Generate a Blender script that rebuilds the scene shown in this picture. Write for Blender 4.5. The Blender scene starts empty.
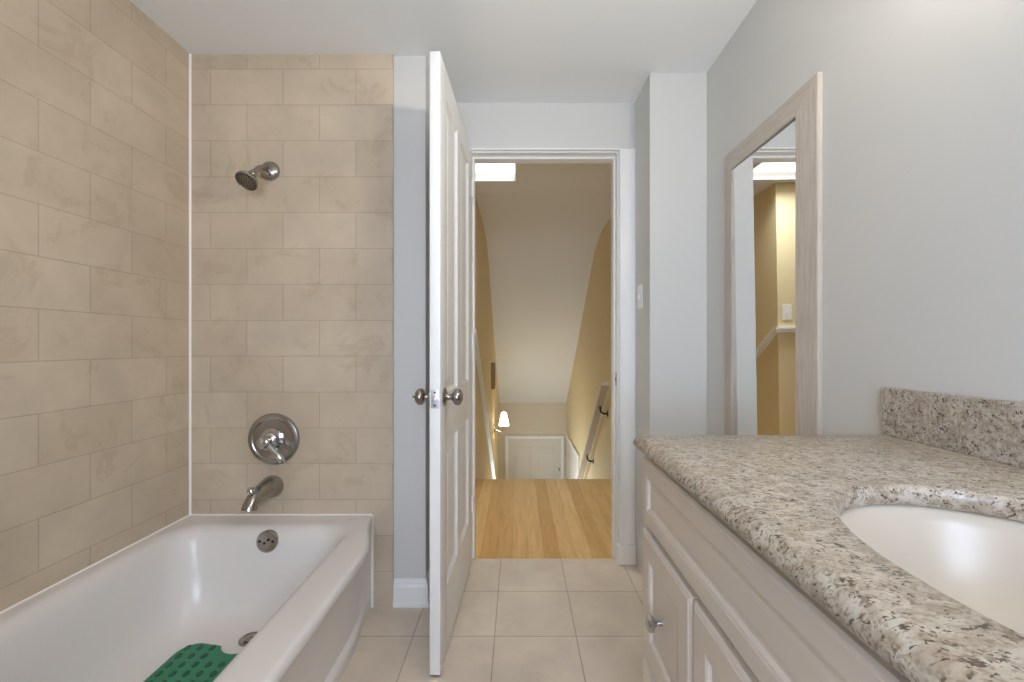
import bpy, bmesh, math, random
from mathutils import Vector, Matrix
random.seed(4)
S = bpy.context.scene
COL = S.collection
PI = math.pi

# ------------------------------------------------------------------ camera, world, exposure, lights
CH = 1.09                                   # camera height
cam = bpy.data.cameras.new('camera')
cam.sensor_width = 36.0
cam.lens = 36.0 * 440 / 1024
cam.shift_x = -6 / 1024
cam.shift_y = 4 / 1024
cam.clip_start = 0.02
co = bpy.data.objects.new('camera', cam)
COL.objects.link(co)
co.location = (0, 0, CH)
co.rotation_euler = (PI / 2, 0, 0)
S.camera = co

w = bpy.data.worlds.new('sky')
S.world = w
w.use_nodes = True
bgn = w.node_tree.nodes['Background']
bgn.inputs['Color'].default_value = (0.72, 0.84, 1.0, 1)
bgn.inputs['Strength'].default_value = 1.6

S.view_settings.view_transform = 'Standard'
S.view_settings.look = 'None'
S.view_settings.gamma = 1
S.view_settings.use_curve_mapping = False
S.view_settings.exposure = 0.11
S.cycles.use_denoising = True
S.cycles.max_bounces = 14
S.cycles.diffuse_bounces = 8
S.cycles.caustics_reflective = False
S.cycles.caustics_refractive = False


def area(name, loc, rot, sx, sy, power, col):
    l = bpy.data.lights.new(name, 'AREA')
    l.shape = 'RECTANGLE'
    l.size, l.size_y, l.energy, l.color = sx, sy, power, col
    o = bpy.data.objects.new(name, l)
    COL.objects.link(o)
    o.location, o.rotation_euler = loc, rot
    return o


def point(name, loc, r, power, col):
    l = bpy.data.lights.new(name, 'POINT')
    l.shadow_soft_size, l.energy, l.color = r, power, col
    o = bpy.data.objects.new(name, l)
    COL.objects.link(o)
    o.location = loc
    return o


# daylight outside the bathroom window (behind the camera)
area('window_daylight', (0.02, -0.98, 1.25), (PI / 2, 0, 0), 0.9, 1.0, 49, (0.64, 0.77, 1.0))
# daylight under the skylight of the hall; then added fill lamps, no source there, for landing and stair ceiling
area('skylight_daylight', (-0.31, 3.065, 2.345), (0, 0, 0), 0.50, 0.26, 7.0, (0.84, 0.93, 1.0)).data.spread = math.radians(115)
area('hall_fill', (-2.25, 2.8, 1.3), (0, -PI / 2, 0), 1.2, 0.9, 2.2, (0.82, 0.92, 1.0))
area('stair_foot_fill', (-0.27, 6.0, -1.15), (0, -2.0, 0), 1.1, 1.2, 34, (0.76, 0.89, 1.0))
point('sconce_bulb', (-0.20, 6.25, 0.02), 0.03, 1.6, (1.0, 0.84, 0.60))
LAMP_VANITY = 96.0     # emission strength of the glass lamp globes below
LAMP_COL = (1.0, 0.915, 0.785, 1)


# ------------------------------------------------------------------ materials
def srgb(r, g, b):
    f = lambda c: (c / 255 / 12.92) if c / 255 <= 0.04045 else ((c / 255 + 0.055) / 1.055) ** 2.4
    return (f(r), f(g), f(b), 1)


def mat(name, col, rough=0.5, metal=0.0, emit=None, es=0.0, coat=0.0, spec=None):
    m = bpy.data.materials.new(name)
    m.use_nodes = True
    b = m.node_tree.nodes['Principled BSDF']
    b.inputs['Base Color'].default_value = col
    b.inputs['Roughness'].default_value = rough
    b.inputs['Metallic'].default_value = metal
    b.inputs['Coat Weight'].default_value = coat
    if spec is not None:
        b.inputs['Specular IOR Level'].default_value = spec
    if emit:
        b.inputs['Emission Color'].default_value = emit
        b.inputs['Emission Strength'].default_value = es
    return m


class NT:
    def __init__(s, m):
        s.t = m.node_tree
        s.b = s.t.nodes['Principled BSDF']

    def n(s, kind, **kw):
        x = s.t.nodes.new(kind)
        for k, v in kw.items():
            if k in x.inputs.keys():
                x.inputs[k].default_value = v
            else:
                setattr(x, k, v)
        return x

    def l(s, a, b):
        s.t.links.new(a, b)

    def ramp(s, fac, stops):
        r = s.n('ShaderNodeValToRGB')
        e = r.color_ramp.elements
        while len(e) < len(stops):
            e.new(0.5)
        for i, (p, c) in enumerate(stops):
            e[i].position, e[i].color = p, c
        s.l(fac, r.inputs[0])
        return r.outputs[0]

    def mix(s, fac, a, b, mode='MIX'):
        m = s.n('ShaderNodeMix', data_type='RGBA', blend_type=mode)
        for sock, v in ((m.inputs[0], fac), (m.inputs[6], a), (m.inputs[7], b)):
            if hasattr(v, 'is_linked'):
                s.l(v, sock)
            else:
                sock.default_value = v
        return m.outputs[2]

    def bump(s, h, strength, dist):
        b = s.n('ShaderNodeBump', Strength=strength, Distance=dist)
        s.l(h, b.inputs['Height'])
        s.l(b.outputs[0], s.b.inputs['Normal'])


def wave_paint(name, col, rough, amp=0.04):
    """wall paint with a faint roller texture"""
    m = mat(name, col, rough)
    t = NT(m)
    tc = t.n('ShaderNodeTexCoord')
    nz = t.n('ShaderNodeTexNoise', Scale=180.0, Detail=3.0)
    t.l(tc.outputs['Object'], nz.inputs['Vector'])
    t.bump(nz.outputs['Fac'], amp, 0.002)
    return m


def tile_mat(name, axis, off, bw, rh, ofs, c1, c2, cm, stain, mortar=0.0016, rough=0.42):
    """stone tile; axis = which two object axes make up the tile plane, off = their shifts"""
    m = mat(name, c1, rough)
    t = NT(m)
    tc = t.n('ShaderNodeTexCoord')
    sp = t.n('ShaderNodeSeparateXYZ')
    t.l(tc.outputs['Object'], sp.inputs[0])
    cb = t.n('ShaderNodeCombineXYZ')
    for k in range(2):
        ad = t.n('ShaderNodeMath', operation='ADD')
        ad.inputs[1].default_value = off[k]
        t.l(sp.outputs['XYZ'.index(axis[k])], ad.inputs[0])
        t.l(ad.outputs[0], cb.inputs[k])
    br = t.n('ShaderNodeTexBrick')
    br.offset, br.offset_frequency, br.squash = ofs, 2, 1.0
    for k, v in (('Scale', 1.0), ('Mortar Size', mortar), ('Mortar Smooth', 0.25), ('Bias', 0.0),
                 ('Brick Width', bw), ('Row Height', rh), ('Color1', c1), ('Color2', c2), ('Mortar', cm)):
        br.inputs[k].default_value = v
    t.l(cb.outputs[0], br.inputs['Vector'])
    # soft clouding and brownish veins in the stone
    n1 = t.n('ShaderNodeTexNoise', Scale=4.0, Detail=5.0, Roughness=0.6)
    t.l(tc.outputs['Object'], n1.inputs['Vector'])
    cl = t.ramp(n1.outputs['Fac'], [(0.32, (0.87, 0.86, 0.85, 1)), (0.68, (1.07, 1.065, 1.05, 1))])
    n2 = t.n('ShaderNodeTexNoise', Scale=5.5, Detail=6.0, Roughness=0.66, Distortion=0.7)
    t.l(tc.outputs['Object'], n2.inputs['Vector'])
    vein = t.ramp(n2.outputs['Fac'], [(0.55, (0, 0, 0, 1)), (0.63, (0.9, 0.9, 0.9, 1)), (0.67, (0.4, 0.4, 0.4, 1)), (0.76, (0, 0, 0, 1))])
    c = t.mix(1.0, br.outputs['Color'], cl, 'MULTIPLY')
    vf = t.n('ShaderNodeMath', operation='MULTIPLY')
    t.l(vein, vf.inputs[0])
    vf.inputs[1].default_value = stain
    c = t.mix(vf.outputs[0], c, (c1[0] * 0.66, c1[1] * 0.58, c1[2] * 0.50, 1))
    t.l(c, t.b.inputs['Base Color'])
    inv = t.n('ShaderNodeMath', operation='SUBTRACT')
    inv.inputs[0].default_value = 1.0
    t.l(br.outputs['Fac'], inv.inputs[1])
    t.bump(inv.outputs[0], 0.5, 0.0015)
    return m


def granite(name):
    m = mat(name, srgb(200, 190, 175), 0.36)
    t = NT(m)
    tc = t.n('ShaderNodeTexCoord')
    mp = t.n('ShaderNodeMapping')
    mp.inputs['Rotation'].default_value = (0.2, 0.3, 0.5)
    mp.inputs['Scale'].default_value = (1.0, 1.35, 1.2)
    t.l(tc.outputs['Object'], mp.inputs['Vector'])
    v = mp.outputs[0]
    big = t.n('ShaderNodeTexNoise', Scale=44.0, Detail=5.0, Roughness=0.65, Distortion=0.6)
    t.l(v, big.inputs['Vector'])
    base = t.ramp(big.outputs['Fac'], [(0.30, srgb(152, 137, 120)), (0.46, srgb(172, 161, 146)), (0.58, srgb(192, 184, 172)), (0.72, srgb(190, 186, 179))])
    mid = t.n('ShaderNodeTexNoise', Scale=120.0, Detail=4.0, Roughness=0.6, Distortion=0.9)
    t.l(v, mid.inputs['Vector'])
    mf = t.ramp(mid.outputs['Fac'], [(0.54, (0, 0, 0, 1)), (0.63, (1, 1, 1, 1))])
    c = t.mix(mf, base, srgb(138, 120, 101))
    gr = t.n('ShaderNodeTexVoronoi', Scale=300.0, Randomness=1.0)
    t.l(v, gr.inputs['Vector'])
    gc = t.n('ShaderNodeSeparateColor')
    t.l(gr.outputs['Color'], gc.inputs[0])
    gate = t.n('ShaderNodeTexNoise', Scale=80.0, Detail=4.0, Roughness=0.6, Distortion=0.8)
    gate.noise_dimensions = '4D'
    gate.inputs['W'].default_value = 3.7
    t.l(v, gate.inputs['Vector'])
    gg = t.ramp(gate.outputs['Fac'], [(0.48, (0, 0, 0, 1)), (0.60, (1, 1, 1, 1))])
    th = t.n('ShaderNodeMath', operation='MULTIPLY')
    t.l(gg, th.inputs[0])
    t.l(gc.outputs[0], th.inputs[1])
    df = t.ramp(th.outputs[0], [(0.44, (0, 0, 0, 1)), (0.56, (1, 1, 1, 1))])
    c = t.mix(df, c, srgb(80, 68, 58))
    g2 = t.n('ShaderNodeMath', operation='GREATER_THAN')
    t.l(gc.outputs[1], g2.inputs[0])
    g2.inputs[1].default_value = 0.86
    f2 = t.n('ShaderNodeMath', operation='MULTIPLY')
    t.l(g2.outputs[0], f2.inputs[0])
    f2.inputs[1].default_value = 0.45
    c = t.mix(f2.outputs[0], c, srgb(124, 108, 92))
    t.l(c, t.b.inputs['Base Color'])
    return m


def wood_floor(name):
    m = mat(name, srgb(205, 150, 85), 0.28)
    t = NT(m)
    tc = t.n('ShaderNodeTexCoord')
    sp = t.n('ShaderNodeSeparateXYZ')
    t.l(tc.outputs['Object'], sp.inputs[0])
    cb = t.n('ShaderNodeCombineXYZ')
    for k, a in enumerate((1, 0)):
        ad = t.n('ShaderNodeMath', operation='ADD')
        ad.inputs[1].default_value = (8.3, 5.01)[k]
        t.l(sp.outputs[a], ad.inputs[0])
        t.l(ad.outputs[0], cb.inputs[k])
    br = t.n('ShaderNodeTexBrick')
    br.offset, br.offset_frequency = 0.37, 3
    for k, v in (('Scale', 1.0), ('Mortar Size', 0.0006), ('Mortar Smooth', 0.2), ('Bias', 0.0), ('Brick Width', 2.6),
                 ('Row Height', 0.083), ('Color1', srgb(196, 152, 92)), ('Color2', srgb(226, 192, 136)), ('Mortar', srgb(150, 102, 58))):
        br.inputs[k].default_value = v
    t.l(cb.outputs[0], br.inputs['Vector'])
    mp = t.n('ShaderNodeMapping')
    mp.inputs['Scale'].default_value = (14, 1.3, 1)
    t.l(tc.outputs['Object'], mp.inputs['Vector'])
    nz = t.n('ShaderNodeTexNoise', Scale=2.5, Detail=6.0, Roughness=0.6, Distortion=0.8)
    t.l(mp.outputs[0], nz.inputs['Vector'])
    g = t.ramp(nz.outputs['Fac'], [(0.3, (0.84, 0.80, 0.74, 1)), (0.62, (1.06, 1.05, 1.03, 1))])
    t.l(t.mix(1.0, br.outputs['Color'], g, 'MULTIPLY'), t.b.inputs['Base Color'])
    return m


def grain_paint(name, col, dark, axis, rough=0.4):
    """washed timber with fine grain along one axis"""
    m = mat(name, col, rough)
    t = NT(m)
    tc = t.n('ShaderNodeTexCoord')
    mp = t.n('ShaderNodeMapping')
    s = [160, 160, 160]
    s[axis] = 9
    mp.inputs['Scale'].default_value = s
    t.l(tc.outputs['Object'], mp.inputs['Vector'])
    nz = t.n('ShaderNodeTexNoise', Scale=1.0, Detail=5.0, Roughness=0.6)
    t.l(mp.outputs[0], nz.inputs['Vector'])
    t.l(t.ramp(nz.outputs['Fac'], [(0.35, dark), (0.6, col)]), t.b.inputs['Base Color'])
    t.bump(nz.outputs['Fac'], 0.12, 0.001)
    return m


TW, TH = 0.3024, 0.1493
c_t1, c_t2, c_tm = srgb(200, 186, 166), srgb(193, 178, 157), srgb(174, 158, 139)
M = {}
M['tile_end'] = tile_mat('beige_stone_tile_end_wall', 'XZ', (1.279 + TW * 20, TH * 16 - 2.238), TW, TH, 0.5, c_t1, c_t2, c_tm, 0.40)
M['tile_left'] = tile_mat('beige_stone_tile_side_wall', 'YZ', (TW * 20 - 1.705, TH * 16 - 2.238), TW, TH, 0.5, c_t1, c_t2, c_tm, 0.40)
M['tile_floor'] = tile_mat('beige_floor_tile', 'XY', (0.0875 + 0.3055 * 20, 0.30 * 20 - 1.946), 0.3055, 0.30, 0.0,
                           srgb(216, 202, 186), srgb(211, 197, 180), srgb(168, 152, 134), 0.16, 0.0022, 0.38)
M['paint'] = wave_paint('white_wall_paint', srgb(207, 207, 204), 0.55)
M['ceil'] = wave_paint('white_ceiling_paint', srgb(237, 239, 239), 0.7)
M['gloss'] = mat('white_gloss_trim_paint', srgb(234, 234, 232), 0.30)
M['door'] = mat('white_gloss_door_paint', srgb(236, 235, 233), 0.5)
M['olddoor'] = mat('cream_white_door_paint', srgb(216, 209, 198), 0.5)
M['yellow'] = wave_paint('warm_yellow_wall_paint', srgb(220, 201, 158), 0.6)
M['peach'] = wave_paint('pale_peach_wall_paint', srgb(214, 202, 184), 0.6)
M['hallwhite'] = wave_paint('white_stair_ceiling_paint', srgb(228, 225, 220), 0.7)
M['wood'] = wood_floor('honey_hardwood_planks')
M['bounce'] = wave_paint('pale_bounce_surface', srgb(214, 208, 198), 0.95, 0.3)  # for unseen stairs and lower floor, made pale to bounce neutral light
M['tub'] = mat('white_enamel', srgb(224, 219, 216), 0.27)
M['caulk'] = mat('white_caulk', srgb(238, 236, 232), 0.5)
M['granite'] = granite('speckled_cream_granite')
M['china'] = mat('biscuit_china', srgb(206, 196, 182), 0.3)
M['cab'] = mat('greige_cabinet_paint', srgb(214, 204, 192), 0.38)
M['cabin'] = mat('cabinet_shadow_gap', srgb(120, 108, 98), 0.7)
M['nickel'] = mat('brushed_nickel', srgb(168, 162, 156), 0.24, 1.0)
M['chrome'] = mat('polished_chrome', srgb(205, 205, 208), 0.08, 1.0)
M['dark'] = mat('dark_hole', srgb(30, 28, 26), 0.8)
M['frame'] = grain_paint('washed_oak_frame', srgb(194, 185, 174), srgb(176, 166, 154), 2)
M['frameh'] = grain_paint('washed_oak_frame_horizontal', srgb(194, 185, 174), srgb(176, 166, 154), 1)
M['satin'] = mat('satin_steel', srgb(206, 204, 208), 0.5, 0.85)
M['mirror'] = mat('mirror_silver', (0.93, 0.93, 0.92, 1), 0.012, 1.0)
M['green'] = mat('green_rubber', srgb(38, 124, 88), 0.42)
M['greend'] = mat('deep_green_rubber', srgb(14, 84, 56), 0.4)
M['plastic'] = mat('white_plastic', srgb(236, 235, 230), 0.35)
M['shade'] = mat('lit_glass_shade', srgb(255, 240, 210), 0.4, emit=(1.0, 0.86, 0.62, 1), es=4.5)
M['sky'] = mat('bright_skylight_diffuser', srgb(250, 250, 250), 0.4, emit=(1.0, 1.0, 1.0, 1), es=1.3)
M['lamp'] = mat('lit_white_globe', srgb(255, 246, 232), 0.4, emit=LAMP_COL, es=LAMP_VANITY)
M['rail'] = mat('grey_white_rail_paint', srgb(206, 196, 188), 0.45)
M['iron'] = mat('dark_bronze', srgb(66, 58, 54), 0.4, 0.9)
M['brown'] = mat('brown_timber', srgb(160, 132, 98), 0.5)
M['rubber'] = mat('dark_rubber', srgb(60, 50, 46), 0.7)


def glass_mat():
    m = bpy.data.materials.new('window_glass')
    m.use_nodes = True
    t = m.node_tree
    t.nodes.clear()
    out = t.nodes.new('ShaderNodeOutputMaterial')
    mx = t.nodes.new('ShaderNodeMixShader')
    fr = t.nodes.new('ShaderNodeFresnel')
    tr = t.nodes.new('ShaderNodeBsdfTransparent')
    gl = t.nodes.new('ShaderNodeBsdfGlossy')
    gl.inputs['Roughness'].default_value = 0.02
    t.links.new(fr.outputs[0], mx.inputs[0])
    t.links.new(tr.outputs[0], mx.inputs[1])
    t.links.new(gl.outputs[0], mx.inputs[2])
    t.links.new(mx.outputs[0], out.inputs[0])
    return m


M['glass'] = glass_mat()


# ------------------------------------------------------------------ mesh helpers
def box(bm, x0, x1, y0, y1, z0, z1, bev=0.0, seg=2, mi=0):
    r = bmesh.ops.create_cube(bm, size=1.0)
    vs = r['verts']
    for v in vs:
        v.co = Vector((x0 + (v.co.x + .5) * (x1 - x0), y0 + (v.co.y + .5) * (y1 - y0), z0 + (v.co.z + .5) * (z1 - z0)))
    fs = list({f for v in vs for f in v.link_faces})
    for f in fs:
        f.material_index = mi
    if bev:
        es = list({e for v in vs for e in v.link_edges})
        bmesh.ops.bevel(bm, geom=es, offset=bev, segments=seg, profile=0.5, affect='EDGES')


def rings(bm, loops, closed=True, cap0=True, cap1=True, mi=0):
    """skin a stack of equal-length point loops"""
    vl = [[bm.verts.new(p) for p in lp] for lp in loops]
    n = len(vl[0])
    for a, b in zip(vl, vl[1:]):
        for i in range(n if closed else n - 1):
            j = (i + 1) % n
            f = bm.faces.new((a[i], a[j], b[j], b[i]))
            f.material_index = mi
    if cap0:
        bm.faces.new(list(reversed(vl[0]))).material_index = mi
    if cap1:
        bm.faces.new(vl[-1]).material_index = mi
    return vl


def basis(d):
    d = Vector(d).normalized()
    a = Vector((0, 0, 1)) if abs(d.z) < 0.9 else Vector((1, 0, 0))
    u = a.cross(d).normalized()
    return u, d.cross(u).normalized(), d


def lathe(bm, prof, origin, d, seg=32, mi=0, sx=1.0, sy=1.0):
    """prof = [(radius, height)] about the axis d through origin"""
    u, v, n = basis(d)
    o = Vector(origin)
    loops = []
    for r, h in prof:
        r = max(r, 1e-5)
        loops.append([o + n * h + u * (r * sx * math.cos(2 * PI * k / seg)) + v * (r * sy * math.sin(2 * PI * k / seg)) for k in range(seg)])
    rings(bm, loops, mi=mi)


def tube(bm, pts, radii, seg=16, mi=0):
    pts = [Vector(p) for p in pts]
    if not hasattr(radii, '__len__'):
        radii = [radii] * len(pts)
    loops = []
    u = None
    for i, p in enumerate(pts):
        d = (pts[min(i + 1, len(pts) - 1)] - pts[max(i - 1, 0)]).normalized()
        if u is None:
            u, v, _ = basis(d)
        u = (u - d * u.dot(d)).normalized()
        v = d.cross(u)
        loops.append([p + u * (radii[i] * math.cos(2 * PI * k / seg)) + v * (radii[i] * math.sin(2 * PI * k / seg)) for k in range(seg)])
    rings(bm, loops, mi=mi)


def bez(p0, p1, p2, p3, n):
    out = []
    for i in range(n + 1):
        t = i / n
        out.append(Vector(p0) * (1 - t) ** 3 + Vector(p1) * (3 * t * (1 - t) ** 2) + Vector(p2) * (3 * t * t * (1 - t)) + Vector(p3) * t ** 3)
    return out


def relief(bm, o, u, v, n, w_, h_, thick, levels, mi=0):
    """panel of size w_ x h_ from corner o; levels = [(inset, height above the back)] stepping inwards on the front"""
    o, u, v, n = Vector(o), Vector(u), Vector(v), Vector(n)

    def rect(i, d):
        return [o + u * i + v * i + n * d, o + u * (w_ - i) + v * i + n * d, o + u * (w_ - i) + v * (h_ - i) + n * d, o + u * i + v * (h_ - i) + n * d]
    rings(bm, [rect(0, 0)] + [rect(i, d) for i, d in levels], mi=mi)


def obj(name, bm, mats, parent=None, smooth=False, angle=35):
    bmesh.ops.recalc_face_normals(bm, faces=bm.faces)
    me = bpy.data.meshes.new(name)
    bm.to_mesh(me)
    bm.free()
    for m in (mats if isinstance(mats, (list, tuple)) else [mats]):
        me.materials.append(m)
    if smooth:
        me.polygons.foreach_set('use_smooth', [True] * len(me.polygons))
        try:
            me.set_sharp_from_angle(angle=math.radians(angle))
        except Exception:
            pass
    o = bpy.data.objects.new(name, me)
    COL.objects.link(o)
    if parent is not None:
        o.parent = parent
        o.matrix_parent_inverse = Matrix.Translation(-parent.location)
    return o


def tag(o, label, cat, group=None, kind=None):
    o['label'], o['category'] = label, cat
    if group:
        o['group'] = group
    if kind:
        o['kind'] = kind
    return o


def thing(name, loc, label, cat, group=None, kind=None):
    o = bpy.data.objects.new(name, None)
    COL.objects.link(o)
    o.location = loc
    o.empty_display_size = 0.05
    return tag(o, label, cat, group, kind)


def struct(name, boxes, m, label, cat, bev=0.0):
    bm = bmesh.new()
    for b in boxes:
        box(bm, *b, bev=bev)
    return tag(obj(name, bm, m), label, cat, None, 'structure')


def prism(bm, poly, x0, x1, axis, mi=0):
    """extrude a 2-D outline: axis 'x' -> outline is (y, z); 'y' -> (x, z); 'z' -> (x, y)"""
    f = {'x': lambda a, p: (a, p[0], p[1]), 'y': lambda a, p: (p[0], a, p[1]), 'z': lambda a, p: (p[0], p[1], a)}[axis]
    rings(bm, [[f(x0, p) for p in poly], [f(x1, p) for p in poly]], mi=mi)


# ------------------------------------------------------------------ room shell
XL, XR = -1.364, 0.839          # tiled side wall, mirror wall
Y1, Y2, Y3 = 1.83, 2.20, 1.955  # tub end wall, door wall, pilaster
ZC = 2.30
YB = -0.80
XW = -0.387                     # end of the wing wall
DX0, DX1, DZ = -0.232, 0.497, 2.052     # door opening
YH = 2.33                       # hall face of the door wall
YT = 2.245                      # threshold

struct('floor', [(-1.47, 0.94, YB - 0.1, YT, -0.10, 0)], M['tile_floor'], 'bathroom floor of square beige tiles', 'floor')
struct('wall_left', [(XL - 0.10, XL, YB - 0.1, YH, 0, ZC)], M['tile_left'], 'left bathroom wall of beige stone tiles in running bond above the tub', 'wall')
struct('wall_alcove', [(XL, -0.52, Y1, Y1 + 0.012, 0, ZC)], M['tile_end'], 'beige tiled end wall of the tub carrying the shower fittings', 'wall')
struct('wall_wing', [(XL, XW, Y1 + 0.012, YH, 0, ZC)], M['paint'], 'narrow white wall end between tub tiles and open door', 'wall')
struct('wall_far', [(XW, DX0 - 0.018, Y2, YH, 0, ZC), (DX1 + 0.018, XR, Y2, YH, 0, ZC), (DX0 - 0.018, DX1 + 0.018, Y2, YH, DZ + 0.018, ZC)],
       M['paint'], 'white wall around the doorway to the hall', 'wall')
struct('wall_pilaster', [(0.586, XR, Y3, Y2, 0, ZC)], M['paint'], 'white pilaster between the doorway and the framed mirror', 'wall')
struct('wall_right', [(XR, XR + 0.10, YB - 0.1, YH, 0, ZC)], M['paint'], 'white right wall that carries the framed mirror', 'wall')
WX0, WX1, WZ0, WZ1 = -0.40, 0.44, 0.75, 1.75
struct('wall_back', [(XL, WX0, YB - 0.1, YB, 0, ZC), (WX1, XR, YB - 0.1, YB, 0, ZC), (WX0, WX1, YB - 0.1, YB, 0, WZ0), (WX0, WX1, YB - 0.1, YB, WZ1, ZC)],
       M['paint'], 'white wall with the bathroom window behind the viewer', 'wall')
struct('ceiling', [(-1.47, 0.94, YB - 0.1, YH, ZC, ZC + 0.10)], M['ceil'], 'flat white bathroom ceiling', 'ceiling')

# window in the back wall
win = thing('window_1', (0.02, YB - 0.05, WZ0), 'white framed bathroom window behind the viewer', 'window', None, 'structure')
bm = bmesh.new()
t_ = 0.045
for b in ((WX0, WX0 + t_, WZ0, WZ1), (WX1 - t_, WX1, WZ0, WZ1), (WX0 + t_, WX1 - t_, WZ0, WZ0 + t_), (WX0 + t_, WX1 - t_, WZ1 - t_, WZ1), (WX0 + t_, WX1 - t_, 1.23, 1.27)):
    box(bm, b[0], b[1], YB - 0.08, YB - 0.03, b[2], b[3], 0.004)
obj('window_frame', bm, M['gloss'], win)
bm = bmesh.new()
box(bm, WX0 + t_, WX1 - t_, YB - 0.058, YB - 0.054, WZ0 + t_, WZ1 - t_)
obj('glass_pane', bm, M['glass'], win)

# hall, stairwell
XSL, XSR = -0.345, 0.875        # stairwell side walls
YS = 3.31                       # wall line where the stairwell begins
YC = 3.50                       # crease where the stair ceiling begins
YE = 7.95                       # lower end wall
struct('floor_hall', [(-2.3, 0.98, YT, 3.54, -0.25, 0.0), (XSL, XSR, 3.54, 3.58, -0.035, 0.0)], M['wood'], 'honey coloured hardwood landing beyond the doorway', 'floor')
struct('ceiling_hall', [(-2.3, -0.62, YH, YC, ZC, ZC + .1), (0.0, 0.98, YH, YC, ZC, ZC + .1), (-0.62, 0.0, YH, 2.89, ZC, ZC + .1), (-0.62, 0.0, 3.24, YC, ZC, ZC + .1)],
       M['hallwhite'], 'white landing ceiling around the skylight', 'ceiling')
bm = bmesh.new()
sl = 0.725
ZLOW = 0.05
yk = YE - (ZC - ZLOW) / sl                  # where the slope would meet the flat ceiling
pr = [(YC, ZC + 0.02), (YC, ZC - 0.002)]
for p in bez((yk - 0.55, ZC - 0.004, 0), (yk - 0.15, ZC - 0.004, 0), (yk + 0.1, ZC - sl * 0.1, 0), (yk + 0.4, ZC - sl * 0.4, 0), 10):
    pr.append((p.x, p.y))
pr += [(YE + 0.1, ZLOW - sl * 0.1), (YE + 0.1, ZC + 0.02)]
prism(bm, pr, XSL - 0.1, XSR + 0.1, 'x')
tag(obj('ceiling_stairwell', bm, M['hallwhite'], smooth=True, angle=30), 'white ceiling sloping down over the stairs', 'ceiling', None, 'structure')
struct('wall_stair_left', [(XSL - 0.1, XSL, YS, YE + 0.1, -2.6, ZC)], M['yellow'], 'yellow stairwell wall on the left with the lit sconce', 'wall')
struct('wall_stair_right', [(XSR, XSR + 0.1, YH, YE + 0.1, -2.6, ZC)], M['yellow'], 'yellow stairwell wall on the right behind the handrail', 'wall')
struct('wall_stair_end', [(XSL, XSR, YE, YE + 0.1, -2.6, ZC)], M['peach'], 'peach wall at the foot of the stairs', 'wall')
struct('wall_landing', [(-2.3, XSL - 0.1, YS, YS + 0.1, -0.25, ZC), ], M['yellow'], 'yellow landing wall left of the stairs seen in the mirror', 'wall')
struct('wall_hall_end', [(-2.4, -2.3, YH, YS + 0.1, -0.25, ZC)], M['yellow'], 'yellow wall at the far left end of the landing', 'wall')
struct('wall_hall_near', [(-2.3, XL - 0.10, YH - 0.1, YH, 0, ZC)], M['yellow'], 'yellow landing wall beside the bathroom', 'wall')
struct('floor_lower', [(XSL, XSR, 6.9, YE, -2.7, -2.6)], M['bounce'], 'unseen floor at the foot of the stairs, made pale to bounce light', 'floor')
# stair flight
bm = bmesh.new()
n = 13
poly = [(3.54, -0.25), (3.54, -2.6)]
rise, run = 2.6 / 14, 3.36 / 13
st = [(3.54, -rise)]
for k in range(n):
    st.append((3.54 + run * (k + 1), -rise * (k + 1)))
    st.append((3.54 + run * (k + 1), -rise * (k + 2)))
prism(bm, st + [(3.54, -2.6)], XSL, XSR, 'x')
tag(obj('floor_stairs', bm, M['bounce']), 'unseen stairs going down from the landing, made pale to bounce light', 'stairs', None, 'structure')

# skylight
sk = thing('window_2', (-0.31, 3.065, ZC), 'bright white skylight in the landing ceiling', 'skylight', None, 'structure')
bm = bmesh.new()
for b in ((-0.62, -0.60, 2.89, 3.24), (-0.02, 0.0, 2.89, 3.24), (-0.60, -0.02, 2.89, 2.905), (-0.60, -0.02, 3.225, 3.24)):
    box(bm, *b, ZC - 0.008, ZC + 0.09, 0.003)
obj('skylight_frame', bm, M['gloss'], sk)
bm = bmesh.new()
box(bm, -0.60, -0.02, 2.905, 3.225, ZC + 0.05, ZC + 0.06)
obj('diffuser', bm, M['sky'], sk)

# ------------------------------------------------------------------ door casing, trims
tr = thing('trim_1', (0.13, Y2, 0), 'white casing and jamb of the bathroom doorway', 'door casing', None, 'structure')


bm = bmesh.new()
# jamb lining and stops
box(bm, DX0 - 0.018, DX0, Y2, YH + 0.002, 0, DZ + 0.018)
box(bm, DX1, DX1 + 0.018, Y2, YH + 0.002, 0, DZ + 0.018)
box(bm, DX0, DX1, Y2, YH + 0.002, DZ, DZ + 0.018)
box(bm, DX0, DX0 + 0.010, Y2 + 0.045, YH - 0.03, 0, DZ, 0.002)
box(bm, DX1 - 0.010, DX1, Y2 + 0.045, YH - 0.03, 0, DZ, 0.002)
box(bm, DX0 + 0.01, DX1 - 0.01, Y2 + 0.045, YH - 0.03, DZ - 0.012, DZ, 0.002)
obj('jamb', bm, M['gloss'], tr)
bm = bmesh.new()
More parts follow.
